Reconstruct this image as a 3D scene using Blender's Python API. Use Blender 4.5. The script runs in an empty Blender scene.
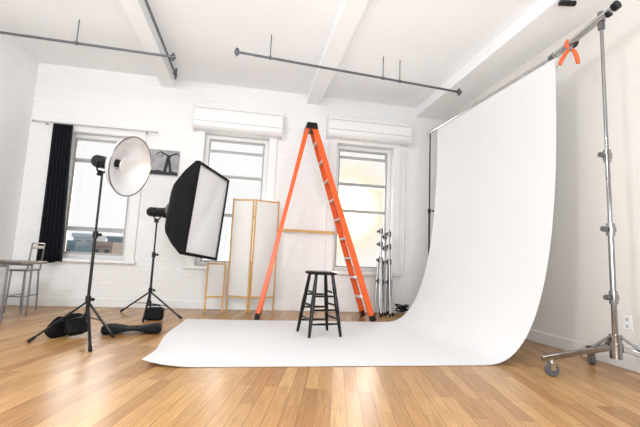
import bpy, bmesh, math, random
from mathutils import Matrix, Vector, noise
random.seed(7)
S=bpy.context.scene; COL=S.collection
V=Vector; PI=math.pi
try:
    S.view_settings.view_transform='Standard'; S.view_settings.look='None'
except Exception: pass
# ---------------------------------------------------------------- camera
F=385.0; yaw=math.radians(10.3); pitch=math.radians(6.7); roll=math.radians(2.5)
R=Matrix.Rotation(-yaw,3,'Z')@Matrix.Rotation(PI/2+pitch,3,'X')@Matrix.Rotation(roll,3,'Z')
C=V((0,0,0.82))
cam=bpy.data.cameras.new('camera'); co=bpy.data.objects.new('camera',cam); COL.objects.link(co)
cam.sensor_width=36; cam.lens=F/640*36; cam.clip_start=.05
co.matrix_world=Matrix.Translation(C)@R.to_4x4(); S.camera=co
# survey helpers: where a sight line meets a real plane of the room
def ray(x,y): return R@V(((x-320)/F,-(y-213.5)/F,-1))
def fl(x,y,z=0):
    d=ray(x,y); return C+d*((z-C.z)/d.z)
def py(x,y,Y):
    d=ray(x,y); return C+d*(Y/d.y)
def pxx(x,y,X):
    d=ray(x,y); return C+d*(X/d.x)
# ---------------------------------------------------------------- materials
def mat(name,col,rough=.5,metal=0,var=.06,scale=12,bump=0,bscale=60,spec=.5,coat=0,trans=0):
    m=bpy.data.materials.new(name); m.use_nodes=True; n=m.node_tree.nodes; l=m.node_tree.links
    b=n['Principled BSDF']; b.inputs['Roughness'].default_value=rough; b.inputs['Metallic'].default_value=metal
    b.inputs['Specular IOR Level'].default_value=spec; b.inputs['Coat Weight'].default_value=coat
    tc=n.new('ShaderNodeTexCoord'); nz=n.new('ShaderNodeTexNoise'); nz.inputs['Scale'].default_value=scale; nz.inputs['Detail'].default_value=3
    l.new(tc.outputs['Object'],nz.inputs['Vector'])
    mx=n.new('ShaderNodeMix'); mx.data_type='RGBA'
    mx.inputs[6].default_value=(*[c*(1-var) for c in col],1); mx.inputs[7].default_value=(*[min(1,c*(1+var)) for c in col],1)
    l.new(nz.outputs['Fac'],mx.inputs[0]); l.new(mx.outputs[2],b.inputs['Base Color'])
    if bump:
        n2=n.new('ShaderNodeTexNoise'); n2.inputs['Scale'].default_value=bscale; l.new(tc.outputs['Object'],n2.inputs['Vector'])
        bp=n.new('ShaderNodeBump'); bp.inputs['Strength'].default_value=bump; bp.inputs['Distance'].default_value=.01
        l.new(n2.outputs['Fac'],bp.inputs['Height']); l.new(bp.outputs['Normal'],b.inputs['Normal'])
    if trans:
        tr=n.new('ShaderNodeBsdfTranslucent'); l.new(mx.outputs[2],tr.inputs[0]); ms=n.new('ShaderNodeMixShader'); ms.inputs[0].default_value=trans
        l.new(b.outputs[0],ms.inputs[1]); l.new(tr.outputs[0],ms.inputs[2]); l.new(ms.outputs[0],n['Material Output'].inputs[0])
    return m
def brick_mat(name,axis,base=(.83,.83,.825)):
    m=bpy.data.materials.new(name); m.use_nodes=True; n=m.node_tree.nodes; l=m.node_tree.links
    b=n['Principled BSDF']; b.inputs['Roughness'].default_value=.55
    tc=n.new('ShaderNodeTexCoord'); sp=n.new('ShaderNodeSeparateXYZ'); cb=n.new('ShaderNodeCombineXYZ')
    l.new(tc.outputs['Object'],sp.inputs[0]); l.new(sp.outputs[axis],cb.inputs[0]); l.new(sp.outputs[2],cb.inputs[1])
    br=n.new('ShaderNodeTexBrick'); l.new(cb.outputs[0],br.inputs['Vector'])
    br.inputs['Scale'].default_value=1; br.inputs['Brick Width'].default_value=.22; br.inputs['Row Height'].default_value=.075
    br.inputs['Mortar Size'].default_value=.006; br.inputs['Mortar Smooth'].default_value=.7
    br.inputs['Color1'].default_value=(*base,1); br.inputs['Color2'].default_value=(*[c*.975 for c in base],1); br.inputs['Mortar'].default_value=(*[c*.94 for c in base],1)
    l.new(br.outputs['Color'],b.inputs['Base Color'])
    bp=n.new('ShaderNodeBump'); bp.inputs['Strength'].default_value=.28; bp.inputs['Distance'].default_value=.005; bp.invert=True
    l.new(br.outputs['Fac'],bp.inputs['Height']); l.new(bp.outputs['Normal'],b.inputs['Normal'])
    return m
FLOOR_ROT=math.radians(13)
def floor_mat():
    m=bpy.data.materials.new('oak_strip_floor'); m.use_nodes=True; n=m.node_tree.nodes; l=m.node_tree.links
    b=n['Principled BSDF']; b.inputs['Roughness'].default_value=.27; b.inputs['Specular IOR Level'].default_value=.24
    tc=n.new('ShaderNodeTexCoord'); ro=n.new('ShaderNodeMapping'); ro.inputs['Rotation'].default_value=(0,0,FLOOR_ROT); l.new(tc.outputs['Object'],ro.inputs[0])
    sp=n.new('ShaderNodeSeparateXYZ'); cb=n.new('ShaderNodeCombineXYZ')
    l.new(ro.outputs[0],sp.inputs[0]); l.new(sp.outputs[1],cb.inputs[0]); l.new(sp.outputs[0],cb.inputs[1])
    br=n.new('ShaderNodeTexBrick'); l.new(cb.outputs[0],br.inputs['Vector']); br.offset=.37; br.offset_frequency=3
    br.inputs['Scale'].default_value=1; br.inputs['Brick Width'].default_value=.85; br.inputs['Row Height'].default_value=.085
    br.inputs['Mortar Size'].default_value=.0014; br.inputs['Mortar Smooth'].default_value=.2
    br.inputs['Color1'].default_value=(.55,.315,.125,1); br.inputs['Color2'].default_value=(.36,.18,.064,1); br.inputs['Mortar'].default_value=(.18,.085,.03,1)
    mp=n.new('ShaderNodeMapping'); mp.inputs['Scale'].default_value=(44,2.2,1); l.new(ro.outputs[0],mp.inputs[0])
    nz=n.new('ShaderNodeTexNoise'); nz.inputs['Scale'].default_value=1.7; nz.inputs['Detail'].default_value=7; nz.inputs['Distortion'].default_value=.5; l.new(mp.outputs[0],nz.inputs['Vector'])
    rp=n.new('ShaderNodeMapRange'); rp.inputs[1].default_value=.3; rp.inputs[2].default_value=.7; rp.inputs[3].default_value=.76; rp.inputs[4].default_value=1.12; l.new(nz.outputs['Fac'],rp.inputs[0])
    mx=n.new('ShaderNodeMix'); mx.data_type='RGBA'; mx.blend_type='MULTIPLY'; mx.inputs[0].default_value=1
    l.new(br.outputs['Color'],mx.inputs[6]); l.new(rp.outputs[0],mx.inputs[7]); l.new(mx.outputs[2],b.inputs['Base Color'])
    bp=n.new('ShaderNodeBump'); bp.inputs['Strength'].default_value=.2; bp.inputs['Distance'].default_value=.002; bp.invert=True
    l.new(br.outputs['Fac'],bp.inputs['Height']); l.new(bp.outputs['Normal'],b.inputs['Normal'])
    return m
def glass_mat():
    m=bpy.data.materials.new('window_glass'); m.use_nodes=True; n=m.node_tree.nodes; l=m.node_tree.links
    n.remove(n['Principled BSDF']); t=n.new('ShaderNodeBsdfTransparent'); g=n.new('ShaderNodeBsdfGlossy'); g.inputs['Roughness'].default_value=.02
    fr=n.new('ShaderNodeFresnel'); fr.inputs[0].default_value=1.25; mx=n.new('ShaderNodeMixShader')
    l.new(fr.outputs[0],mx.inputs[0]); l.new(t.outputs[0],mx.inputs[1]); l.new(g.outputs[0],mx.inputs[2]); l.new(mx.outputs[0],n['Material Output'].inputs[0])
    return m
M=dict(
 brick=brick_mat('white_painted_brick',0), brickl=brick_mat('white_painted_brick_brightened',1,(.90,.90,.895)),  # left wall's brick colour is lightened to make up for weak key light
 plaster_r=mat('shade_tinted_white_plaster',(.80,.775,.735),.6,var=.015,scale=3,bump=.06,bscale=40), plaster_f=mat('white_plaster',(.82,.82,.81),.6,var=.015,scale=3),  # right wall: warm beige shade is put into the white plaster's base colour
 ceil=mat('ceiling_paint',(.93,.94,.95),.65,var=.012,scale=4,bump=.05,bscale=30), floor=floor_mat(), glass=glass_mat(),
 trim=mat('white_trim_paint',(.80,.80,.79),.4,var=.02), wframe=mat('white_window_frame',(.76,.76,.75),.45,var=.03), sash=mat('grey_sash',(.42,.42,.415),.45,var=.03), box=mat('white_metal_housing',(.82,.82,.815),.35,var=.01),
 paper=mat('seamless_paper',(.73,.733,.735),.75,var=.008,scale=2,spec=.15), black=mat('black_fabric',(.005,.005,.006),.75,var=.25,bump=.15,bscale=200,spec=.2), curtain=mat('black_curtain',(.008,.009,.013),.85,var=.3,scale=5,spec=.2),
 blackm=mat('black_metal',(.006,.006,.007),.35,metal=0,var=.15,spec=.3), blackw=mat('black_painted_wood',(.005,.0045,.004),.22,var=.3,scale=30,spec=.3), rubber=mat('black_rubber',(.009,.009,.009),.7,var=.1,spec=.25), greyr=mat('grey_rubber',(.085,.085,.09),.5,var=.1),
 chrome=mat('dark_chrome',(.32,.32,.325),.12,metal=1,var=.06), chromel=mat('bright_chrome',(.58,.58,.58),.18,metal=1,var=.05), dullch=mat('dull_chrome',(.42,.42,.42),.3,metal=1,var=.08), steel=mat('grey_steel',(.20,.20,.21),.3,metal=.9,var=.1), pipe=mat('grey_pipe',(.13,.14,.155),.4,metal=.6,var=.15),
 orange=mat('orange_fibreglass',(.74,.098,.008),.32,var=.06), alu=mat('aluminium',(.62,.62,.61),.35,metal=.75,var=.05), clamp=mat('orange_plastic',(.72,.11,.012),.4,var=.05),
 dish=mat('silver_white_dish',(.84,.84,.845),.34,metal=.4,var=.02), diff=mat('white_diffusion_cloth',(.80,.805,.815),.8,var=.03,scale=3), wood=mat('pine_wood',(.60,.35,.10),.5,var=.2,scale=14), cloth=mat('white_screen_cloth',(.83,.825,.805),.85,var=.03,scale=8,trans=.3),
 top=mat('dark_table_top',(.07,.055,.048),.35,var=.2), print=mat('grey_print',(.30,.30,.31),.5,var=.6,scale=9), ink=mat('black_ink',(.01,.01,.012),.6,var=.2), white=mat('white_plastic',(.86,.86,.85),.4,var=.02),
 bld=mat('blue_grey_facade',(.12,.18,.21),.8,var=.2,scale=.4), bld2=mat('grey_facade',(.36,.41,.45),.8,var=.15,scale=.4), bld3=mat('brown_facade',(.28,.22,.19),.8,var=.2,scale=.4), dark=mat('dark_window',(.05,.07,.085),.2,var=.2,scale=.4), socket=mat('grey_socket',(.45,.45,.44),.5))
# ---------------------------------------------------------------- mesh builder
class MB:
    def __init__(s,T=None): s.bm=bmesh.new(); s.T=T or Matrix.Identity(4)
    def v(s,p): return s.bm.verts.new(s.T@V(p))
    def box(s,a,b):
        a=V(a);b=V(b); vs=[s.v((x,y,z)) for x in (a.x,b.x) for y in (a.y,b.y) for z in (a.z,b.z)]
        for f in ((0,1,3,2),(4,6,7,5),(0,4,5,1),(2,3,7,6),(0,2,6,4),(1,5,7,3)): s.bm.faces.new([vs[i] for i in f])
        return s
    def bar(s,p,q,w,h,up=(0,0,1)):          # rectangular bar from p to q
        p=V(p);q=V(q);d=(q-p).normalized();u=V(up); x=d.cross(u)
        if x.length<1e-4: x=d.cross(V((0,1,0)))
        x.normalize(); y=x.cross(d).normalized()
        r=[[s.v(c+x*i*w/2+y*j*h/2) for i,j in ((-1,-1),(1,-1),(1,1),(-1,1))] for c in (p,q)]
        for i in range(4): s.bm.faces.new((r[0][i],r[0][(i+1)%4],r[1][(i+1)%4],r[1][i]))
        s.bm.faces.new(r[0][::-1]); s.bm.faces.new(r[1]); return s
    def tube(s,p,q,r,r2=None,n=14): return s.path([p,q],[r,r if r2 is None else r2],n)
    def path(s,pts,r,n=12,closed=False):
        pts=[V(p) for p in pts]; k=len(pts)
        if not isinstance(r,(list,tuple)): r=[r]*k
        rings=[]; x=None
        for i,p in enumerate(pts):
            a=pts[(i-1)%k] if closed else pts[max(i-1,0)]; b=pts[(i+1)%k] if closed else pts[min(i+1,k-1)]
            d=(b-a).normalized()
            if x is None:
                x=d.cross(V((0,0,1)))
                if x.length<1e-3: x=d.cross(V((1,0,0)))
            x=(x-d*x.dot(d)).normalized(); y=d.cross(x)
            rings.append([s.v(p+(x*math.cos(t*2*PI/n)+y*math.sin(t*2*PI/n))*r[i]) for t in range(n)])
        m=k if closed else k-1
        for i in range(m):
            A=rings[i];B=rings[(i+1)%k]
            for t in range(n): s.bm.faces.new((A[t],A[(t+1)%n],B[(t+1)%n],B[t]))
        if not closed:
            s.bm.faces.new(rings[0][::-1]); s.bm.faces.new(rings[-1])
        return s
    def lathe(s,prof,n=32,caps=True):
        rings=[]
        for r,z in prof:
            rings.append([s.v((0,0,z))] if r<1e-6 else [s.v((r*math.cos(t*2*PI/n),r*math.sin(t*2*PI/n),z)) for t in range(n)])
        for A,B in zip(rings,rings[1:]):
            for t in range(n):
                u=(t+1)%n
                if len(A)==1 and len(B)==1: continue
                f=[A[0],B[u],B[t]] if len(A)==1 else ([A[t],A[u],B[0]] if len(B)==1 else [A[t],A[u],B[u],B[t]])
                s.bm.faces.new(f)
        if caps:
            if len(rings[0])>1: s.bm.faces.new(rings[0][::-1])
            if len(rings[-1])>1: s.bm.faces.new(rings[-1])
        return s
    def rings(s,rr,cap=True):                 # rr: list of equal-length point loops
        L=[[s.v(p) for p in r] for r in rr]; n=len(L[0])
        for A,B in zip(L,L[1:]):
            for t in range(n): s.bm.faces.new((A[t],A[(t+1)%n],B[(t+1)%n],B[t]))
        if cap: s.bm.faces.new(L[0][::-1]); s.bm.faces.new(L[-1])
        return s
    def grid(s,fn,nu,nv):
        g=[[s.v(fn(i/nu,j/nv)) for j in range(nv+1)] for i in range(nu+1)]
        for i in range(nu):
            for j in range(nv): s.bm.faces.new((g[i][j],g[i+1][j],g[i+1][j+1],g[i][j+1]))
        return s
    def build(s,name,m,parent=None,loc=None,bevel=0,solid=0,sub=0,normals=True,sharp=38):
        if normals: bmesh.ops.recalc_face_normals(s.bm,faces=s.bm.faces[:])
        W=Matrix.Identity(4); p=parent
        while p: W=p.matrix_basis@W; p=p.parent
        if loc is not None: W=W@Matrix.Translation(V(loc))
        s.bm.transform(W.inverted())
        me=bpy.data.meshes.new(name); s.bm.to_mesh(me); s.bm.free(); me.materials.append(M[m])
        me.shade_smooth(); me.set_sharp_from_angle(angle=math.radians(sharp))
        o=bpy.data.objects.new(name,me); COL.objects.link(o); o.parent=parent
        if loc is not None: o.location=V(loc)
        if solid:
            k=o.modifiers.new('thickness','SOLIDIFY'); k.thickness=solid; k.offset=0
        if bevel:
            k=o.modifiers.new('bevel','BEVEL'); k.width=bevel; k.segments=2; k.limit_method='ANGLE'
        if sub:
            k=o.modifiers.new('sub','SUBSURF'); k.levels=sub; k.render_levels=sub
        return o
def tag(o,label,cat,group=None,kind=None):
    o['label']=label; o['category']=cat
    if group: o['group']=group
    if kind: o['kind']=kind
    return o
def thing(name,label,cat,loc,rz=0,group=None):
    o=bpy.data.objects.new(name,None); COL.objects.link(o); o.empty_display_size=.1
    o.location=V(loc); o.rotation_euler=(0,0,rz); tag(o,label,cat,group)
    o.matrix_basis=Matrix.Translation(V(loc))@Matrix.Rotation(rz,4,'Z'); return o
def struct(o): o['kind']='structure'; return o
def frame(loc,z,up=(0,0,1)):                   # local Z along z, local Y as near as possible to up
    z=V(z).normalized(); x=V(up).cross(z).normalized(); y=z.cross(x)
    m=Matrix((x,y,z)).transposed().to_4x4(); m.translation=V(loc); return m
# ---------------------------------------------------------------- room shell
YB=6.1; XL=-3.22; XR=3.25; YF=-2.6; H=py(200,82,YB).z
struct(MB().box((XL-.3,YF,-.12),(XR+.3,YB+.3,0)).build('floor','floor'))
struct(MB().box((XL-.3,YF,H),(XR+.3,YB+.3,H+.15)).build('ceiling','ceil'))
w1=(py(68,133,YB).x,py(131,200,YB).x,py(92,259,YB).z,py(100,134,YB).z)
zb=py(365,272,YB).z
w2=(py(204,150,YB).x,py(268,160,YB).x,zb,py(240,136,YB).z)
w3=(py(335,200,YB).x,py(392,200,YB).x,zb,py(365,146,YB).z)
wins=[w1,w2,w3]
xs=sorted([XL-.3,XR+.3]+[a for w in wins for a in w[:2]]); zs=sorted(set([0,H]+[a for w in wins for a in w[2:]]))
b=MB()
for x0,x1 in zip(xs,xs[1:]):
    for z0,z1 in zip(zs,zs[1:]):
        cx,cz=(x0+x1)/2,(z0+z1)/2
        if any(w[0]<cx<w[1] and w[2]<cz<w[3] for w in wins): continue
        b.box((x0,YB,z0),(x1,YB+.3,z1))
struct(b.build('wall_back','brick'))
struct(MB().box((XL-.3,YF,0),(XL,YB,H)).build('wall_left','brickl'))
struct(MB().box((XR,YF,0),(XR+.3,YB,H)).build('wall_right','plaster_r'))
struct(MB().box((XL,YF-.2,0),(XR,YF,H)).build('wall_front','plaster_f'))
struct(MB().box((XL,YB-.02,0),(XR,YB,.12)).build('baseboard_back','trim',bevel=.004))
struct(MB().box((XR-.02,YF,0),(XR,YB-.02,.12)).build('baseboard_right','trim',bevel=.004))
struct(MB().box((XL,YF,0),(XL+.02,YB-.02,.12)).build('baseboard_left','trim',bevel=.004))
# ceiling beams
bz=H-.15
def beam(x0,x1,z,name): struct(MB().box((x0,YF,z),(x1,YB,H)).build(name,'ceil',bevel=.006))
bx1=fl(172,80,bz).x; beam(bx1-.2,bx1,bz,'trim_1')
bx2=fl(310,98,bz).x; beam(bx2-.02,bx2+.2,bz,'trim_2')
bx3=min(fl(424,110,bz-.02).x,XR-.25); beam(bx3,XR,bz-.02,'trim_3')
# windows
def ring(b,x0,x1,z0,z1,y0,y1,w):
    b.box((x0,y0,z0),(x0+w,y1,z1)); b.box((x1-w,y0,z0),(x1,y1,z1)); b.box((x0+w,y0,z0),(x1-w,y1,z0+w)); b.box((x0+w,y0,z1-w),(x1-w,y1,z1))
def window(i,w,rails,sw=.026):
    x0,x1,z0,z1=w
    r=struct(bpy.data.objects.new('window_%d'%i,None)); COL.objects.link(r); r.location=((x0+x1)/2,YB,z0); r.matrix_basis=Matrix.Translation(r.location)
    b=MB(); c=.13
    b.box((x0-c,YB-.035,z0-.02),(x0,YB,z1+c)); b.box((x1,YB-.035,z0-.02),(x1+c,YB,z1+c)); b.box((x0,YB-.035,z1),(x1,YB,z1+c))
    b.build('window_casing','trim',r,bevel=.006)
    MB().box((x0-c-.03,YB-.07,z0-.05),(x1+c+.03,YB+.1,z0)).build('window_sill','trim',r,bevel=.008)
    b=MB(); ring(b,x0,x1,z0,z1,YB+.1,YB+.2,.06); b.build('window_frame','wframe',r,bevel=.004)
    zz=[z0+.06]+sorted(rails)+[z1-.06]
    for k,(a,d) in enumerate(zip(zz,zz[1:])):
        b=MB(); ring(b,x0+.06,x1-.06,a,d,YB+.115+.014*(k%2),YB+.16+.014*(k%2),sw); s=b.build('window_sash','sash',r,bevel=.003)
        MB().box((x0+.075,YB+.135+.014*(k%2),a+.018),(x1-.075,YB+.139+.014*(k%2),d-.018)).build('pane','glass',s)
    return r
wr1=window(1,w1,[py(98,160,YB).z,py(94,229,YB).z],.032)
wr2=window(2,w2,[py(236,151,YB).z,py(236,176,YB).z,py(236,215,YB).z])
wr3=window(3,w3,[py(364,157,YB).z,py(364,184,YB).z,py(364,211,YB).z])
# ---------------------------------------------------------------- wall fixtures
def housing(px0,px1,pt,pb,label):
    yf=YB-.2; a=py(px0,pt[0],yf); c=py(px1,pt[1],yf); zt=(a.z+c.z)/2; z0=(py(px0,pb[0],yf).z+py(px1,pb[1],yf).z)/2
    x0,x1=a.x,c.x
    t=thing('blind_housing',label,'blind housing',((x0+x1)/2,YB,z0),0,'white blind housings over the windows')
    prof=[(YB,zt),(yf+.05,zt),(yf+.015,zt-.012),(yf,zt-.04),(yf,z0+.10),(yf+.012,z0+.05),(yf+.05,z0+.012),(yf+.10,z0),(YB,z0)]
    MB().rings([[(x0+.02,y,z) for y,z in prof],[(x1-.02,y,z) for y,z in prof]]).build('cover','box',t,bevel=.004)
    for x in (x0,x1-.02):
        q=[(YB,zt+.006),(yf+.045,zt+.006),(yf+.008,zt-.008),(yf-.006,zt-.038),(yf-.006,z0+.10),(yf+.007,z0+.045),(yf+.05,z0+.004),(yf+.10,z0-.006),(YB,z0-.006)]
        MB().rings([[(x,y,z) for y,z in q],[(x+.02,y,z) for y,z in q]]).build('end_cap','trim',t)
    for z in (z0+.115,zt-.075): MB().box((x0+.025,yf-.004,z),(x1-.025,yf+.002,z+.008)).build('trim_strip','sash',t)
housing(194,284,(104,110),(129,134),'long white blind housing above the middle window, left of the ladder top')
housing(329,412,(116,122),(136,143),'long white blind housing above the right window, right of the ladder top')
# curtain rod + curtain
ry=YB-.1; ra=py(33,123,ry); rb=py(157,130,ry); rz=(ra.z+rb.z)/2
t=thing('curtain_rod','thin curtain rod over the left window','curtain rod',((ra.x+rb.x)/2,YB,rz))
MB().tube((ra.x,ry,rz),(rb.x,ry,rz),.009).build('rod','sash',t)
for x in (ra.x,rb.x):
    T=Matrix.Translation((x,ry,rz)); MB(T).lathe([(0,-.018),(.012,-.013),(.018,0),(.012,.013),(0,.018)],14).build('finial','sash',t)
for x in (ra.x+.15,rb.x-.15): MB().bar((x,YB,rz-.01),(x,ry,rz-.006),.015,.012).build('bracket','sash',t)
c0=py(53,126,ry).x; c1=py(73,126,ry).x; d0=py(36,260,ry).x; d1=py(62,260,ry).x; zc=py(50,261,ry).z
def cf(u,v):
    g=v**1.25; x=(c0+(c1-c0)*u)*(1-g)+(d0+(d1-d0)*u)*g
    return (x,ry+.022*math.sin(u*2*PI*6+.6*math.sin(v*3))*(.7+.4*v),rz-.012+(zc-rz)*v+ .012*math.sin(u*9)*v)
tag(MB().grid(cf,96,24).build('curtain','curtain',loc=((c0+c1)/2,ry,zc),solid=.004),'black fabric curtain gathered at left side of the left window','curtain')
# picture
pa=py(147,149,YB-.015); pb=py(180,151,YB-.015); pc=py(146,174,YB-.015); x0,x1=pa.x,pb.x; z1=(pa.z+pb.z)/2; z0=pc.z
t=thing('wall_picture','grey landscape print with dark silhouette between left and middle windows','picture',((x0+x1)/2,YB,z0))
MB().box((x0,YB-.025,z0),(x1,YB,z1)).build('canvas','print',t,bevel=.003)
b=MB(); y=YB-.0268; w_=x1-x0; h=z1-z0; P2=lambda u,v:(x0+u*w_,y,z0+v*h)
for u0,v0,u1,v1,w in ((.58,.05,.66,.62,.05),(.78,.05,.70,.6,.04),(.66,.58,.70,.80,.055),(.68,.76,.42,.92,.022),(.70,.76,.93,.90,.022),(.42,.92,.30,.80,.014),(.93,.9,.99,.78,.014),(.50,.88,.46,.70,.010)):
    b.bar(P2(u0,v0),P2(u1,v1),.002,w,(1,0,0))
g=[(0.01,.02),(.99,.02),(.99,.13),(.8,.18),(.6,.12),(.4,.2),(.25,.16),(.1,.24),(.01,.22)]
b.rings([[(x0+u*w_,y-.001,z0+v*h) for u,v in g],[(x0+u*w_,y+.001,z0+v*h) for u,v in g]]); b.build('silhouette','ink',t)
# vertical wall pipe
q=py(405,150,YB-.03); q2=py(403,276,YB-.03); xq=max((q.x+q2.x)/2,w3[1]+.17)
t=thing('wall_conduit','thin white vertical conduit running down wall right of right window','conduit',(xq,YB,q2.z))
MB().tube((xq,YB-.025,q2.z),(xq,YB-.025,q.z),.016).build('tube','trim',t)
for z in (q2.z+.15,(q.z+q2.z)/2,q.z-.15): MB().box((xq-.03,YB-.014,z-.014),(xq+.03,YB,z+.014)).build('strap','wframe',t)
# outlet on right wall
o=pxx(628,323,XR)
t=thing('wall_outlet','small white power outlet low on the right wall behind chrome stand','outlet',(XR,o.y,o.z))
MB().box((XR-.008,o.y-.04,o.z-.06),(XR,o.y+.04,o.z+.06)).build('cover_plate','white',t,bevel=.003)
for dz in (-.028,.028): MB().box((XR-.0105,o.y-.012,o.z+dz-.013),(XR-.008,o.y+.012,o.z+dz+.013)).build('socket','socket',t)
# ceiling pipes
def cpipe(p,q,z,label,hang,ends=(1,1),r=.015):
    a=fl(p[0],p[1],z); c=fl(q[0],q[1],z); d=(c-a).normalized()
    t=thing('ceiling_pipe',label,'pipe',(a+c)/2)
    MB().tube(a,c,r).build('tube','pipe',t)
    for f in hang:
        k=a.lerp(c,f); MB().tube(k,(k.x,k.y,H),.006).build('hanger','pipe',t)
        MB().tube(k-d*.016,k+d*.016,r+.007).build('hanger_ring','pipe',t)
    for e,on in zip((a,c),ends):
        if on: MB().tube(e-d*.03,e+d*.03,r+.010).tube(e+V((0,0,-.045)),e+V((0,0,.045)),r+.004).build('end_fitting','pipe',t)
cpipe((-30,28),(173,57),H-.3,'dark steel pipe hung below ceiling above the black curtain',(.5,),(0,1))
cpipe((237,52),(459,92),H-.3,'dark steel pipe with end fitting hung below the ceiling above ladder',(.13,.62,.7),(1,1))
xq=bx1+.06
k=thing('ceiling_conduit','dark conduit running along the side of the left ceiling beam','pipe',(xq,3,H-.10))
MB().tube((xq,YF+.1,H-.10),(xq,YB-.35,H-.10),.016).build('tube','pipe',k)
MB().tube((xq,YB-.42,H-.10),(xq,YB-.35,H-.10),.028).tube((xq,YB-.36,H-.16),(xq,YB-.36,H),.016).build('end_fitting','pipe',k)
# small fixture on the right ceiling beam
p=fl(567,2,bz-.06); p.x=max(p.x,bx3+.06); zf=bz-.02
t=thing('ceiling_fixture','small dark fixture under right ceiling beam at the top edge','ceiling fixture',(p.x,p.y,zf))
MB().box((p.x-.05,p.y-.035,zf-.012),(p.x+.05,p.y+.035,zf)).build('base_plate','pipe',t,bevel=.003)
MB().tube((p.x,p.y,zf-.01),(p.x,p.y,zf-.05),.010).build('stem','pipe',t)
MB().tube((p.x-.075,p.y+.01,zf-.062),(p.x+.075,p.y-.01,zf-.050),.020,.025).build('lamp_body','blackm',t)
# ---------------------------------------------------------------- paper sweep
Y0,Y1=3.0,5.12; top=py(555,60,Y0); Xv=top.x; Zt=top.z
SK=.10                                          # the far end hangs slightly further left
A_,N_=.77,2.55
prof=[]
xe=-.72
for i in range(41): prof.append((xe+(Xv-A_-xe)*i/40,.004))
for i in range(1,65):
    f=PI/2*(1-i/64); cx=max(0,math.cos(f))**(2/N_); sz=max(0,math.sin(f))**(2/N_)
    prof.append((Xv-A_+A_*cx,.004+(Zt-.004)*(1-sz)))
def sf(u,v):
    i=min(int(round(u*(len(prof)-1))),len(prof)-1); x,z=prof[i]; y=Y0+(Y1-Y0)*v
    if x<xe+.5 and z<.05:
        k=1-(x-xe)/.5; z+=.018*k*k*(.5+.5*math.sin(v*9+1))+.04*k**3*max(0,1-v*4); x+=.024*k*math.sin(v*9)+.03*k*k*max(0,1-v*4)
    x-=SK*v*min(1,max(0,(x-.6)/1.4))
    return (x,y,z)
t=thing('paper_backdrop','white seamless paper backdrop sweeping from crossbar down onto floor','backdrop',(1.2,4.1,0))
MB().grid(sf,len(prof)-1,28).build('paper_sweep','paper',t,sharp=60)
rr=.045
MB().tube((Xv+rr,Y0+.02,Zt),(Xv+rr-SK,Y1-.01,Zt),rr-.001,n=24).build('paper_roll','paper',t)
# crossbar
sX=Xv+rr; Zb=Zt+rr+.024
nt=pxx(598,18,2.79); ne=pxx(617,5,2.80)
pA=V((sX,Y0+.1,Zb)); farE=V((sX-SK*2.5/2.12,5.5,Zb)); fs=pA.lerp(farE,.965)
t=thing('crossbar','chrome crossbar carrying the paper roll across two stands','crossbar',(sX,4,Zb))
MB().tube(farE,pA,.022).build('bar','chromel',t)
nearE=V(ne)
MB().tube(pA,nearE,.031).build('bar_extension','chromel',t)
nd=(nearE-pA).normalized()
MB().tube(nearE-nd*.03,nearE+nd*.01,.036).build('end_cap','blackm',t)
MB().tube(pA,pA+nd*.05,.036).build('joint_collar','steel',t)
# near rolling stand
bx,by=nt.x+.03,nt.y
tt=(by-pA.y)/(nearE.y-pA.y); onbar=pA.lerp(nearE,tt)
t=thing('rolling_stand','tall chrome rolling stand with three caster wheels, nearest on the right','stand',(bx,by,0))
zt=onbar.z
secs=[(.22,1.15,.0205),(1.10,1.75,.0165),(1.70,zt+.02,.0135)]
for a,c,r in secs: MB().tube((bx,by,a),(bx,by,c),r,n=20).build('column_section','chrome',t)
for z,r in ((1.15,.038),(1.75,.033),(.62,.036)):
    cl=MB().tube((bx,by,z-.05),(bx,by,z+.05),r*.82,n=20).tube((bx,by,z-.02),(bx,by,z+.02),r,n=20).build('collar','chrome',t)
    MB().tube((bx-r+.005,by-.005,z),(bx-r-.035,by-.015,z),.008).tube((bx-r-.03,by-.014,z),(bx-r-.055,by-.018,z),.021).build('knob','steel',cl)
MB().tube((bx,by,zt-.08),(bx,by,zt+.07),.027).bar((bx+.01,by,zt),(onbar.x,by,zt),.06,.06).build('grip_head','steel',t)
MB().tube((bx-.03,by-.02,zt-.01),(bx-.03,by-.09,zt-.01),.009).tube((bx-.03,by-.085,zt-.01),(bx-.03,by-.11,zt-.01),.028).build('grip_knob','blackm',t)
MB().tube((bx,by,.16),(bx,by,.34),.042).tube((bx,by,.215),(bx,by,.275),.052).build('leg_hub','chrome',t)
tips=[V((2.36,by+.12,.13)),V((3.02,by+.42,.13)),V((3.1,by-.35,.13))]
for tip in tips:
    dv=V((tip.x-bx,tip.y-by,0)).normalized()
    MB().bar((bx+dv.x*.02,by+dv.y*.02,.245),tip+dv*.07,.034,.042).build('leg','chrome',t,bevel=.006)
    MB().tube((bx+dv.x*.03,by+dv.y*.03,.33),tip.lerp(V((bx,by,.245)),.55)+V((0,0,.012)),.010).build('brace','steel',t)
    w=V((-dv.y,dv.x,0)); cc=V((tip.x,tip.y,.052))
    ca=MB().tube((tip.x,tip.y,.09),(tip.x,tip.y,.14),.016).bar(cc+w*.024+V((0,0,-.005)),cc+w*.024+V((0,0,.05)),.007,.036,dv).bar(cc-w*.024+V((0,0,-.005)),cc-w*.024+V((0,0,.05)),.007,.036,dv).bar(cc-w*.027+V((0,0,.048)),cc+w*.027+V((0,0,.048)),.038,.009).build('caster_fork','chromel',t)
    T=frame(cc,w); MB(T).lathe([(.02,-.018),(.046,-.018),(.052,-.012),(.052,.012),(.046,.018),(.02,.018)],24).build('wheel','greyr',ca)
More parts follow.
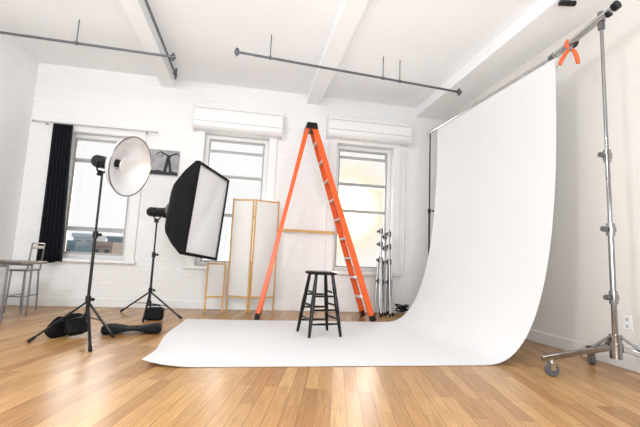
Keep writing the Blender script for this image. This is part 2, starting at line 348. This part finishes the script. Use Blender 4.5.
# spring clamp: open V of handles below the bar, jaws closing round the bar
def clamp(p,ax,label,s=1.0,rot=12):
    T=frame(p,ax)@Matrix.Rotation(math.radians(rot),4,'Z')@Matrix.Scale(s,4)
    t=thing('spring_clamp',label,'clamp',p)
    for sg in (1,-1):
        MB(T).path([(sg*.066,-.125,0),(sg*.054,-.080,0),(sg*.032,-.032,0),(sg*.008,0,0)],[.015,.017,.016,.012],10).build('handle','clamp',t)
        MB(T).path([(sg*.002,0,0),(sg*.034,.028,0),(sg*.040,.054,0),(sg*.030,.078,0)],[.012,.014,.013,.010],10).build('jaw','blackm' if sg>0 else 'clamp',t)
    MB(T).tube((0,0,-.022),(0,0,.022),.015).build('spring_pin','steel',t)
cp=pA.lerp(nearE,.34)
clamp(cp+V((0,0,-.058)),(-.68,-.73,-.15),'orange and black spring clamp gripping crossbar beside the paper edge',1.1,-8)
# stands
def light_stand(base,feet,ztop,label,group=None,col='blackm',hub=.48,r=.014,low=.2):
    bx,by=base
    t=thing('light_stand',label,'light stand',(bx,by,0),0,group)
    h1=hub+.5*(ztop-hub)
    MB().tube((bx,by,low),(bx,by,h1),r).build('lower_pole',col,t)
    MB().tube((bx,by,h1-.05),(bx,by,ztop),r*.75).build('upper_pole',col,t)
    for z in (hub,h1,low+.03):
        c=MB().tube((bx,by,z-.035),(bx,by,z+.03),r*1.75).build('collar','blackm',t)
        if z!=low+.03: MB().tube((bx+r,by-.01,z),(bx+r+.03,by-.025,z),.006).tube((bx+r+.026,by-.023,z),(bx+r+.045,by-.03,z),.015).build('knob','blackm',c)
    for f in feet:
        p=V((bx,by,hub-.02)); q=V((f[0],f[1],.012)); d=(q-p).normalized()
        l=MB().bar(p,q,.024,.014).build('leg',col,t,bevel=.002)
        MB().tube(q-d*.05,q+d*.006,.015).build('rubber_foot','rubber',l)
        MB().bar((bx,by,low+.03),p.lerp(q,.55),.014,.008).build('brace',col,t)
    return t
light_stand((fs.x,fs.y),[(fs.x+.30,fs.y+.28),(fs.x-.06,fs.y+.36),(fs.x+.14,fs.y-.40)],Zb-.024,'dark light stand holding the crossbar behind far paper edge',hub=.40)
# ---------------------------------------------------------------- ladder
la=fl(255,319); lb=fl(371,320); yn=5.16; yw=.48
xl,xr=la.x+.02,lb.x-.02
tp=py(312,122,yn+.1); zt=tp.z; xt=tp.x
t=thing('step_ladder','tall orange folding step ladder standing open in front of windows','ladder',((xl+xr)/2,yn+yw/2,0))
tn,tf=yn+.13,yn+yw-.13
zc=zt-.07
fr=[]; rr_=[]
for k,(yb,yt) in enumerate(((yn,tn),(yn+yw,tf))):
    sg=1 if k==0 else -1; off=0 if k==0 else .05     # the far rear rail stands a little outward
    p0=V((xr,yb,.03)); p1=V((xt+.05,yt,zc)); fr.append((p0,p1)); u=(p1-p0).normalized(); sd_=V((u.z,0,-u.x)).normalized()
    b=MB(); b.bar(p0,p1,.08,.008,(0,1,0))           # channel rail: web and two flanges
    for e in (-1,1): b.bar(p0+sd_*e*.036+V((0,sg*.012,0)),p1+sd_*e*.036+V((0,sg*.012,0)),.008,.026,(0,1,0))
    b.build('front_rail','orange',t)
    q0=V((xl+off,yb,.03)); q1=V((xt-.05,yt,zc)); rr_.append((q0,q1)); u=(q1-q0).normalized(); sd_=V((u.z,0,-u.x)).normalized()
    b=MB(); b.bar(q0,q1,.054,.008,(0,1,0))
    for e in (-1,1): b.bar(q0+sd_*e*.023+V((0,sg*.011,0)),q1+sd_*e*.023+V((0,sg*.011,0)),.008,.024,(0,1,0))
    b.build('rear_rail','orange',t)
    for e,dv,w in ((p0,p1-p0,.085),(q0,q1-q0,.064)):
        u=dv.normalized(); MB().bar(e-u*.028,e+u*.05,w,.034,(0,1,0)).build('foot','rubber',t,bevel=.004)
n=9
for i in range(1,n+1):
    f=i/(n+.75)
    a=fr[0][0].lerp(fr[0][1],f); c=fr[1][0].lerp(fr[1][1],f)
    MB().bar(a,c,.09,.028).build('step','alu',t,bevel=.003)
for i in range(1,n+1):
    f=i/(n+.75)
    a=rr_[0][0].lerp(rr_[0][1],f); c=rr_[1][0].lerp(rr_[1][1],f)
    MB().bar(a,c,.034,.022).build('rear_brace','alu',t,bevel=.002)
b=MB(); b.rings([[(xt-.08,tn-.04,zc-.02),(xt+.095,tn-.04,zc-.02),(xt+.095,tf+.04,zc-.02),(xt-.08,tf+.04,zc-.02)],[(xt-.07,tn-.03,zt-.015),(xt+.08,tn-.03,zt-.015),(xt+.08,tf+.03,zt-.015),(xt-.07,tf+.03,zt-.015)],[(xt-.06,tn-.025,zt),(xt+.07,tn-.025,zt),(xt+.07,tf+.025,zt),(xt-.06,tf+.025,zt)]])
b.build('top_cap','blackm',t,bevel=.006)
# ---------------------------------------------------------------- stool
sc=fl(318.5,334.5); sc.z=0.0
hs=py(319,271,sc.y).z
t=thing('bar_stool','black wooden round-seat stool standing on the white paper backdrop','stool',(sc.x,sc.y,.006),math.radians(10))
T=Matrix.Translation((sc.x,sc.y,0))
MB(T).lathe([(0,hs-.038),(.15,hs-.038),(.172,hs-.030),(.178,hs-.016),(.172,hs-.003),(.155,hs),(.10,hs-.006),(0,hs-.010)],40).build('seat','blackw',t)
legs=[]
for k in range(4):
    a=math.radians(12+45+90*k); u=V((math.cos(a),math.sin(a),0))
    p=V((sc.x,sc.y,.006))+u*.255; q=V((sc.x,sc.y,hs-.03))+u*.135; legs.append((p,q))
    pts=[p.lerp(q,f) for f in (0,.04,.2,.3,.34,.38,.5,.62,.66,.7,.9,1)]
    MB().path(pts,[.014,.016,.019,.022,.018,.022,.024,.022,.018,.022,.019,.017],12).build('leg','blackw',t)
for k in range(4):
    for f in ((.20,.42,.64) if k%2==0 else (.27,.49,.70)):
        a=legs[k][0].lerp(legs[k][1],f); c=legs[(k+1)%4][0].lerp(legs[(k+1)%4][1],f)
        MB().path([a,a.lerp(c,.25),a.lerp(c,.5),a.lerp(c,.75),c],[.009,.011,.0125,.011,.009],10).build('rung','blackw',t)
# ---------------------------------------------------------------- studio lights
B1=fl(84,337)
top1=py(97,162,B1.y)
f1=[fl(28,343),fl(113,338),fl(90,352)]
light_stand((B1.x,B1.y),[(p.x,p.y) for p in f1],top1.z-.10,'black tripod light stand under the round beauty dish','black tripod light stands',hub=py(88,299,B1.y).z,low=.16)
def lamp_head(t,P,n,L=.30,r=.062):
    T=frame(P,n)
    MB(T).lathe([(0,-L/2),(r*.8,-L/2),(r,-L/2+.02),(r,-.01),(r*.94,-.005),(r*.94,.01),(r,.015),(r,L/2-.03),(r*1.12,L/2-.025),(r*1.12,L/2),(0,L/2)],24).build('lamp_body','blackm',t)
    b=MB(T)                                         # U-shaped yoke on a swivel block
    b.path([(r+.012,0,0),(r+.012,-r*.9,0),(r*.7,-r-.03,0),(-r*.7,-r-.03,0),(-r-.012,-r*.9,0),(-r-.012,0,0)],.009,8)
    b.bar((0,-r-.02,0),(0,-r-.075,0),.045,.035); b.build('yoke_bracket','blackm',t)
    MB(T).tube((r+.005,0,0),(r+.045,0,0),.017).build('tilt_knob','rubber',t)
    MB(T).path([(0,-r*.4,-L/2),(0,-r*.4,-L/2-.03),(0,r*.5,-L/2-.03),(0,r*.5,-L/2)],.007,8).build('handle','rubber',t)
    return T
n1=V((.92,-.335,-.20)).normalized()
P=V((B1.x,B1.y,top1.z))
t=thing('beauty_dish_light','studio light with round white beauty dish aimed right','studio light',P)
lamp_head(t,P,n1,.20,.062)
TD=frame(P+n1*.155+V((0,0,.02)),n1)
k=.85; zk=.80
MB(TD).tube((0,0,-.075),(0,0,.008),.052).build('mount_ring','blackm',t)
pr=[(.075,0),(.09,.002),(.165,.016),(.247,.058),(.309,.122),(.343,.198),(.340,.204),(.335,.196),(.30,.125),(.24,.066),(.16,.028),(.09,.014),(.075,.012)]
ds=MB(TD).lathe([(r*k,z*zk) for r,z in pr],48,caps=False).build('beauty_dish','dish',t)
MB(TD).lathe([(0,.085),(.07,.083),(.076,.089),(.07,.095),(0,.097)],28).tube((.05,0,.01),(.05,0,.085),.004).tube((-.03,.042,.01),(-.03,.042,.085),.004).tube((-.03,-.042,.01),(-.03,-.042,.085),.004).build('deflector','dish',ds)
MB(TD).lathe([(0,-.002),(.060,-.002),(.063,.004),(0,.006)],28).build('flash_tube_cover','diff',ds)
MB(TD).path([(.341*k*math.cos(a*2*PI/48),.341*k*math.sin(a*2*PI/48),.200*zk) for a in range(48)],.006,8,closed=True).build('rolled_rim','steel',ds)
# softbox
B2=fl(148,317); top2=py(154,212,B2.y)
f2=[fl(121,312),fl(181,319),fl(143,322)]
light_stand((B2.x,B2.y),[(p.x,p.y) for p in f2],top2.z-.10,'black tripod light stand under the rectangular softbox','black tripod light stands',hub=py(150,290,B2.y).z,low=.14)
n2=V((.92,-.39,-.05)).normalized(); P=V((B2.x,B2.y,top2.z))
t=thing('softbox_light','studio light with black rectangular softbox and white front panel','studio light',P)
lamp_head(t,P,n2,.26,.062)
D=.48
TS=frame(P+n2*(.13+D)+V((.06,0,.03)),n2)@Matrix.Rotation(math.radians(-4.5),4,'Z')
def rrect(w,h,z,c,n=2):
    pts=[]
    for sx,sy,a0 in ((1,1,0),(-1,1,90),(-1,-1,180),(1,-1,270)):
        for i in range(n+1):
            a=math.radians(a0+90*i/n); pts.append((sx*(w/2-c)+c*math.cos(a),sy*(h/2-c)+c*math.sin(a),z))
    return pts
def drect(w,h,z,m=10):                       # rectangle loop with many points on each side
    q=[(w/2,-h/2),(w/2,h/2),(-w/2,h/2),(-w/2,-h/2)]; r=[]
    for i in range(4):
        a,c=q[i],q[(i+1)%4]
        for j in range(m): r.append((a[0]+(c[0]-a[0])*j/m,a[1]+(c[1]-a[1])*j/m,z))
    return r
Wd,Ht=.82,1.12
key=[(0,.17,.17),(.08,.30,.40),(.24,.45,.61),(.64,.68,.90),(1,Wd,Ht)]
L=[]
for i in range(19):
    f=i/18
    for (a,wa,ha),(c,wc,hc) in zip(key,key[1:]):
        if a<=f<=c+1e-9: g=(f-a)/(c-a); w_,h_=wa+(wc-wa)*g,ha+(hc-ha)*g; break
    lp=[]
    for j,p in enumerate(drect(w_,h_,-D+D*f)):
        m=j%10; mid=math.sin(PI*m/10); edge=math.sin(PI*f)
        nz_=noise.noise(V((p[0]*5,p[1]*5,p[2]*7)))+.6*noise.noise(V((p[0]*11+3,p[1]*11,p[2]*13)))
        s_=1-.055*mid*edge+.045*nz_*mid*edge
        lp.append((p[0]*s_,p[1]*s_,p[2]))
    L.append(lp)
L+= [drect(Wd,Ht,.05),drect(Wd-.008,Ht-.008,.05),drect(Wd-.012,Ht-.012,.0)]
MB(TS).rings(L,cap=False).build('softbox_shell','black',t,sharp=30)
b=MB(TS)
b.rings([rrect(Wd-.012,Ht-.012,.046,.006),rrect(Wd-.012,Ht-.012,.052,.006),rrect(Wd-.07,Ht-.07,.052,.006),rrect(Wd-.07,Ht-.07,.046,.006),rrect(Wd-.012,Ht-.012,.046,.006)],cap=False); b.build('front_rim','black',t)
MB(TS).grid(lambda u,v:((u-.5)*(Wd-.02),(v-.5)*(Ht-.02),.030+.014*math.sin(u*PI)*math.sin(v*PI)-.018*math.exp(-((u-v)*6)**2)*math.sin(u*PI)),40,40).build('diffuser','diff',t)
MB(TS).lathe([(.085,-D-.03),(.10,-D-.03),(.10,-D+.02),(.085,-D+.02)],24).build('speed_ring','steel',t)
# sandbags: two slumped pouches joined by a strip
def pouch(T,wy,tx,h,seed):
    rg=[]
    pr=[(0,.30,.35),(.03,.72,.75),(.10,.93,.95),(.25,1.0,1.0),(.45,.98,.88),(.65,.92,.66),(.82,.86,.42),(.95,.80,.20),(1,.78,.10)]
    for i,(f,a,c) in enumerate(pr):
        r=[]
        for k in range(20):
            g=k*2*PI/20; cx=math.copysign(abs(math.cos(g))**.7,math.cos(g)); sy=math.copysign(abs(math.sin(g))**.55,math.sin(g))
            wob=1+.07*math.sin(3*g+seed+i*1.1)+.04*math.sin(7*g+seed*2)
            r.append((tx/2*c*cx*wob,wy/2*a*sy*(1+.03*math.sin(5*g+seed)),h*f+.012*math.sin(2*g+seed)*(f>.3)))
        rg.append(r)
    return MB(T).rings(rg)
def sandbag_hung(c,rz,label):
    t=thing('sandbag',label,'sandbag',(c[0],c[1],0),rz,'black sandbags')
    T0=Matrix.Translation((c[0],c[1],0))@Matrix.Rotation(rz,4,'Z')
    for sg in (-1,1):
        T=T0@Matrix.Translation((sg*.105,.03*sg,.008 if sg<0 else .03))@Matrix.Rotation(-sg*math.radians(27),4,'Y')
        pouch(T,.23,.12,.20,1.3+sg).build('bag_half','black',t,sub=1)
    MB(T0).bar((-.05,0,.17),(.05,0,.185),.13,.02).build('centre_strip','black',t,bevel=.008)
def sandbag_flat(c,rz,label):
    t=thing('sandbag',label,'sandbag',(c[0],c[1],0),rz,'black sandbags')
    T0=Matrix.Translation((c[0],c[1],0))@Matrix.Rotation(rz,4,'Z')
    for sg in (-1,1):
        T=T0@Matrix.Translation((sg*.275,0,.045))@Matrix.Rotation(-sg*PI/2,4,'Y')
        pouch(T,.26,.09,.26,3.1+sg).build('bag_half','black',t,sub=1)
    MB(T0).box((-.05,-.095,.035),(.05,.095,.06)).build('centre_strip','black',t,bevel=.008)
s1=fl(132,333); sandbag_flat((s1.x,s1.y),.15,'black sandbag lying flat on the floor between two light stands')
s2=fl(67,337); sandbag_hung((s2.x,s2.y),-.5,'black sandbag slumped over the legs of the beauty dish stand')
s3=fl(154,320)
t=thing('power_pack','small black bag at foot of the softbox stand','bag',(s3.x,s3.y,0))
b=MB(); b.box((s3.x-.10,s3.y-.07,0),(s3.x+.10,s3.y+.07,.15)); b.build('bag_body','black',t,bevel=.03)
MB().path([(s3.x-.06,s3.y,.14),(s3.x-.05,s3.y,.175),(s3.x+.05,s3.y,.175),(s3.x+.06,s3.y,.14)],.01,8).build('carry_handle','rubber',t)
# ---------------------------------------------------------------- folding screen
hz=py(228,198,5.9).z
def panel(t,a,c,hz,zl=.22):
    d=(c-a).normalized(); a2=a+d*.018; c2=c-d*.018; w=.022; up=V((0,0,1)); nrm=V((-d.y,d.x,0))
    b=MB()
    b.bar(a2,a2+up*hz,w,.020,nrm); b.bar(c2,c2+up*hz,w,.020,nrm)
    for z in (zl,hz-.02): b.bar(a2+d*w/2+up*z,c2-d*w/2+up*z,.018,.022)
    pn=b.build('panel_frame','wood',t,bevel=.003)
    b=MB(); b.bar((a2+c2)/2+up*zl,(a2+c2)/2+up*(hz-.03),.004,(c2-a2).length-w,d)
    b.build('panel_cloth','cloth',pn)
pts=[]
for (px,pyy),Y in (((225,312),5.90),((248,313),5.79),((274,311),5.90)):
    p=py(px,pyy,Y); pts.append(V((p.x,Y,0)))
t=thing('folding_screen','tall white cloth folding screen with pine frame left of the ladder','folding screen',(pts[1].x,5.8,0))
for a,c in zip(pts,pts[1:]): panel(t,a,c,hz)
a=py(203,313,5.72); c=py(223,313,5.78); hl=py(206,262,5.75).z
a=V((a.x,5.72,0)); c=V((c.x,5.80,0))
t=thing('low_panel','low white panel in pine frame left of the tall folding screen','panel',((a.x+c.x)/2,5.76,0))
panel(t,a,c,hl)
# pine bar on wall behind ladder
q0=py(281,230,6.0); q1=py(335,233,6.0); zt=(q0.z+q1.z)/2
t=thing('wall_bar','thin horizontal pine bar on the wall behind ladder','bar',((q0.x+q1.x)/2,YB,zt))
MB().box((q0.x,6.0,zt-.018),(q1.x,6.03,zt+.022)).build('bar_rail','wood',t,bevel=.004)
for x in (q0.x+.12,q1.x-.26): MB().box((x-.015,6.03,zt-.03),(x+.015,YB,zt+.015)).build('bracket','trim',t)
# ---------------------------------------------------------------- folded chrome stands by right window
def cstand(px,top,Y,label,lean):
    p=py(px,316,Y); z=py(px,top,Y).z; x=p.x
    t=thing('folded_stand',label,'stand',(x,Y,0),0,'chrome stands stored by the right window')
    up=V((lean,.06,1)).normalized(); B=V((x,Y,.02)); P=lambda f,dx=0,dy=0:B+up*(z*f)+V((dx,dy,0))
    MB().tube(P(.1),P(.62),.026).build('lower_pole','dullch',t); MB().tube(P(.6),P(1),.020).build('upper_pole','dullch',t)
    for f in (.38,.62,.80,.95):
        c=MB().tube(P(f)-up*.04,P(f)+up*.04,.037).build('collar','steel',t)
        MB().tube(P(f),P(f,-.05,-.02),.008).tube(P(f,-.045,-.018),P(f,-.068,-.025),.019).build('knob','steel',c)
    for k in range(3):
        a=k*2*PI/3+.4+lean*9; u=V((math.cos(a),math.sin(a),0))
        l=MB().tube(P(.62)+u*.035,V((x,Y,.015))+u*.07,.014).build('leg','dullch',t)
        MB().tube(V((x,Y,0.0))+u*.07+V((0,0,.004)),V((x,Y,.05))+u*.068,.018).build('rubber_foot','rubber',l)
cstand(379,228,5.66,'folded chrome stand nearest the ladder foot, tallest of the stored trio',.02)
cstand(384.5,234,5.86,'folded chrome stand in the middle of the stored trio',.0)
cstand(389.5,231,5.66,'folded chrome stand nearest the paper backdrop, rightmost of the stored trio',-.01)
# cable coil
cc=fl(401,312.5)
b=MB(); pts=[]
for i in range(200):
    a=i/200*2*PI*7; r=.12+.02*math.sin(a*.37+1)+.012*math.sin(a*2.3); pts.append((cc.x+r*math.cos(a),cc.y+.02+r*math.sin(a)*.75,.015+.10*(i/200)+.024*math.sin(a*1.4)**2))
tag(b.path(pts,.012,8).build('cable','rubber',loc=(cc.x,cc.y+.02,0)),'black cable coiled on the floor between chrome stands and paper backdrop','cable')
# ---------------------------------------------------------------- table + metal chair at left
Yt=4.95; zt=py(18,261,Yt).z; x1=py(35,262,Yt).x
t=thing('side_table','small dark-topped table against the left wall, cut by frame','table',((XL+x1)/2,Yt,0))
MB().box((XL+.03,Yt-.28,zt-.03),(x1,Yt+.28,zt)).build('tabletop','top',t,bevel=.005)
for x in (XL+.08,x1-.14):
    for y in (Yt-.24,Yt+.24): MB().tube((x,y,0),(x,y,zt-.03),.011).build('leg','steel',t)
b=MB(); b.box((XL+.08,Yt-.245,zt-.06),(x1-.14,Yt-.23,zt-.03)); b.box((XL+.08,Yt+.23,zt-.06),(x1-.14,Yt+.245,zt-.03)); b.build('apron','steel',t)
Yc=5.55; xa=py(13,312,Yc).x; xb=py(27,312,Yc).x; zs=py(22,270,Yc).z; zb_=py(31,243,Yc).z
t=thing('metal_chair','slim grey metal chair with low narrow back behind dark-topped table','chair',((xa+xb)/2,Yc,0))
for x in (xa,xb): MB().path([(x+(-.01 if x==xa else .02),Yc-.17,0),(x,Yc-.15,zs)],.010,10).build('front_leg','steel',t)
for x in (xa,xb): MB().path([(x+(-.01 if x==xa else .02),Yc+.17,0),(x,Yc+.15,zs)],.010,10).build('rear_leg','steel',t)
MB().box((xa-.02,Yc-.17,zs-.008),(xb+.02,Yc+.17,zs+.014)).build('seat','steel',t,bevel=.008)
xk=xb+.015                                      # the back stands on the right side of the seat
b=MB(); b.path([(xk,Yc-.15,zs),(xk+.02,Yc-.15,zb_-.02),(xk+.02,Yc-.13,zb_),(xk+.02,Yc+.13,zb_),(xk+.02,Yc+.15,zb_-.02),(xk,Yc+.15,zs)],.010,10)
b.build('back_frame','steel',t)
MB().box((xk+.008,Yc-.14,zb_-.07),(xk+.026,Yc+.14,zb_-.03)).build('backrest','steel',t,bevel=.006)
b=MB(); z=.2
b.tube((xa-.01,Yc-.165,z),(xb+.015,Yc-.165,z),.007); b.tube((xa-.01,Yc-.165,z),(xa-.01,Yc+.165,z),.007); b.tube((xb+.015,Yc-.165,z),(xb+.015,Yc+.165,z),.007)
b.build('stretcher','steel',t)
# ---------------------------------------------------------------- outside
def building(px0,px1,ptop,Y,m,label):
    a=py(px0,ptop,Y); c=py(px1,ptop,Y)
    t=thing('distant_building',label,'building',((a.x+c.x)/2,Y,-12))
    MB().box((a.x,Y,-12),(c.x,Y+3,a.z)).box((a.x-.1,Y-.2,a.z-.35),(c.x+.1,Y,a.z)).build('facade',m,t)
    n=max(2,int((c.x-a.x)/1.1)); w=(c.x-a.x)/n
    for i in range(n):
        for k in range(2): MB().box((a.x+w*(i+.28),Y-.04,a.z-1.4-1.5*k),(a.x+w*(i+.72),Y+.02,a.z-.65-1.5*k)).build('window','dark',t)
building(44,76,239,30,'bld','blue-grey building low outside the left window, leftmost of the skyline')
building(74,95,233,40,'bld2','tallest pale grey building, second in skyline outside the left window')
building(92,113,241,34.5,'bld3','short brown building third in skyline outside the left window')
building(108,142,236,50,'bld','wide blue-grey building at right end of skyline outside left window')
# ---------------------------------------------------------------- light
sd=ray(346,210).normalized()
w=bpy.data.worlds.new('world'); S.world=w; w.use_nodes=True; n=w.node_tree.nodes; l=w.node_tree.links; bg=n['Background']
tc=n.new('ShaderNodeTexCoord'); dp=n.new('ShaderNodeVectorMath'); dp.operation='DOT_PRODUCT'; dp.inputs[1].default_value=sd
nm=n.new('ShaderNodeVectorMath'); nm.operation='NORMALIZE'; l.new(tc.outputs['Generated'],nm.inputs[0]); l.new(nm.outputs[0],dp.inputs[0])
rp=n.new('ShaderNodeValToRGB'); rp.color_ramp.interpolation='EASE'; rp.color_ramp.elements[0].position=.0; rp.color_ramp.elements[0].color=(.94,.955,.965,1)
e=rp.color_ramp.elements; e[1].position=1; e[1].color=(3.0,2.4,1.5,1)
for p_,c_ in ((.986,(.95,.955,.955)),(.9945,(.97,.92,.81)),(.998,(1.0,.88,.58)),(.9993,(1.4,1.12,.68))):
    k=e.new(p_); k.color=(*c_,1)
l.new(dp.outputs['Value'],rp.inputs[0]); l.new(rp.outputs[0],bg.inputs[0]); bg.inputs[1].default_value=1.02
sl=bpy.data.lights.new('sun','SUN'); sl.energy=1.8; sl.angle=math.radians(3); sl.color=(1,.74,.42); so=bpy.data.objects.new('sun',sl); COL.objects.link(so)
so.rotation_euler=sd.to_track_quat('Z','Y').to_euler()
def area(name,loc,tgt,sx,sy,pw,col=(1,1,1),spec=1):
    l=bpy.data.lights.new(name,'AREA'); l.shape='RECTANGLE'; l.size=sx; l.size_y=sy; l.energy=pw; l.color=col; l.specular_factor=spec
    o=bpy.data.objects.new(name,l); COL.objects.link(o); o.location=loc
    o.rotation_euler=(V(tgt)-V(loc)).to_track_quat('-Z','Y').to_euler(); return o
area('key_light',(-2.3,.2,3.1),(.2,5.4,1.2),.7,.7,84,(.96,.98,1))
area('ceiling_bounce',(0,-1.0,1.2),(.1,3.0,H),3.5,1.6,204,(.90,.95,1))
area('window_light_left',((w1[0]+w1[1])/2,YB+.5,1.6),((w1[0]+w1[1])/2,0,.9),1.0,1.3,20,spec=.05)
area('window_light_middle',((w2[0]+w2[1])/2,YB+.5,1.6),((w2[0]+w2[1])/2,0,.9),1.0,1.5,20,spec=.05)
area('window_light_right',((w3[0]+w3[1])/2,YB+.5,1.6),((w3[0]+w3[1])/2-.5,0,.9),1.0,1.5,30,(1,.95,.88),spec=.05)
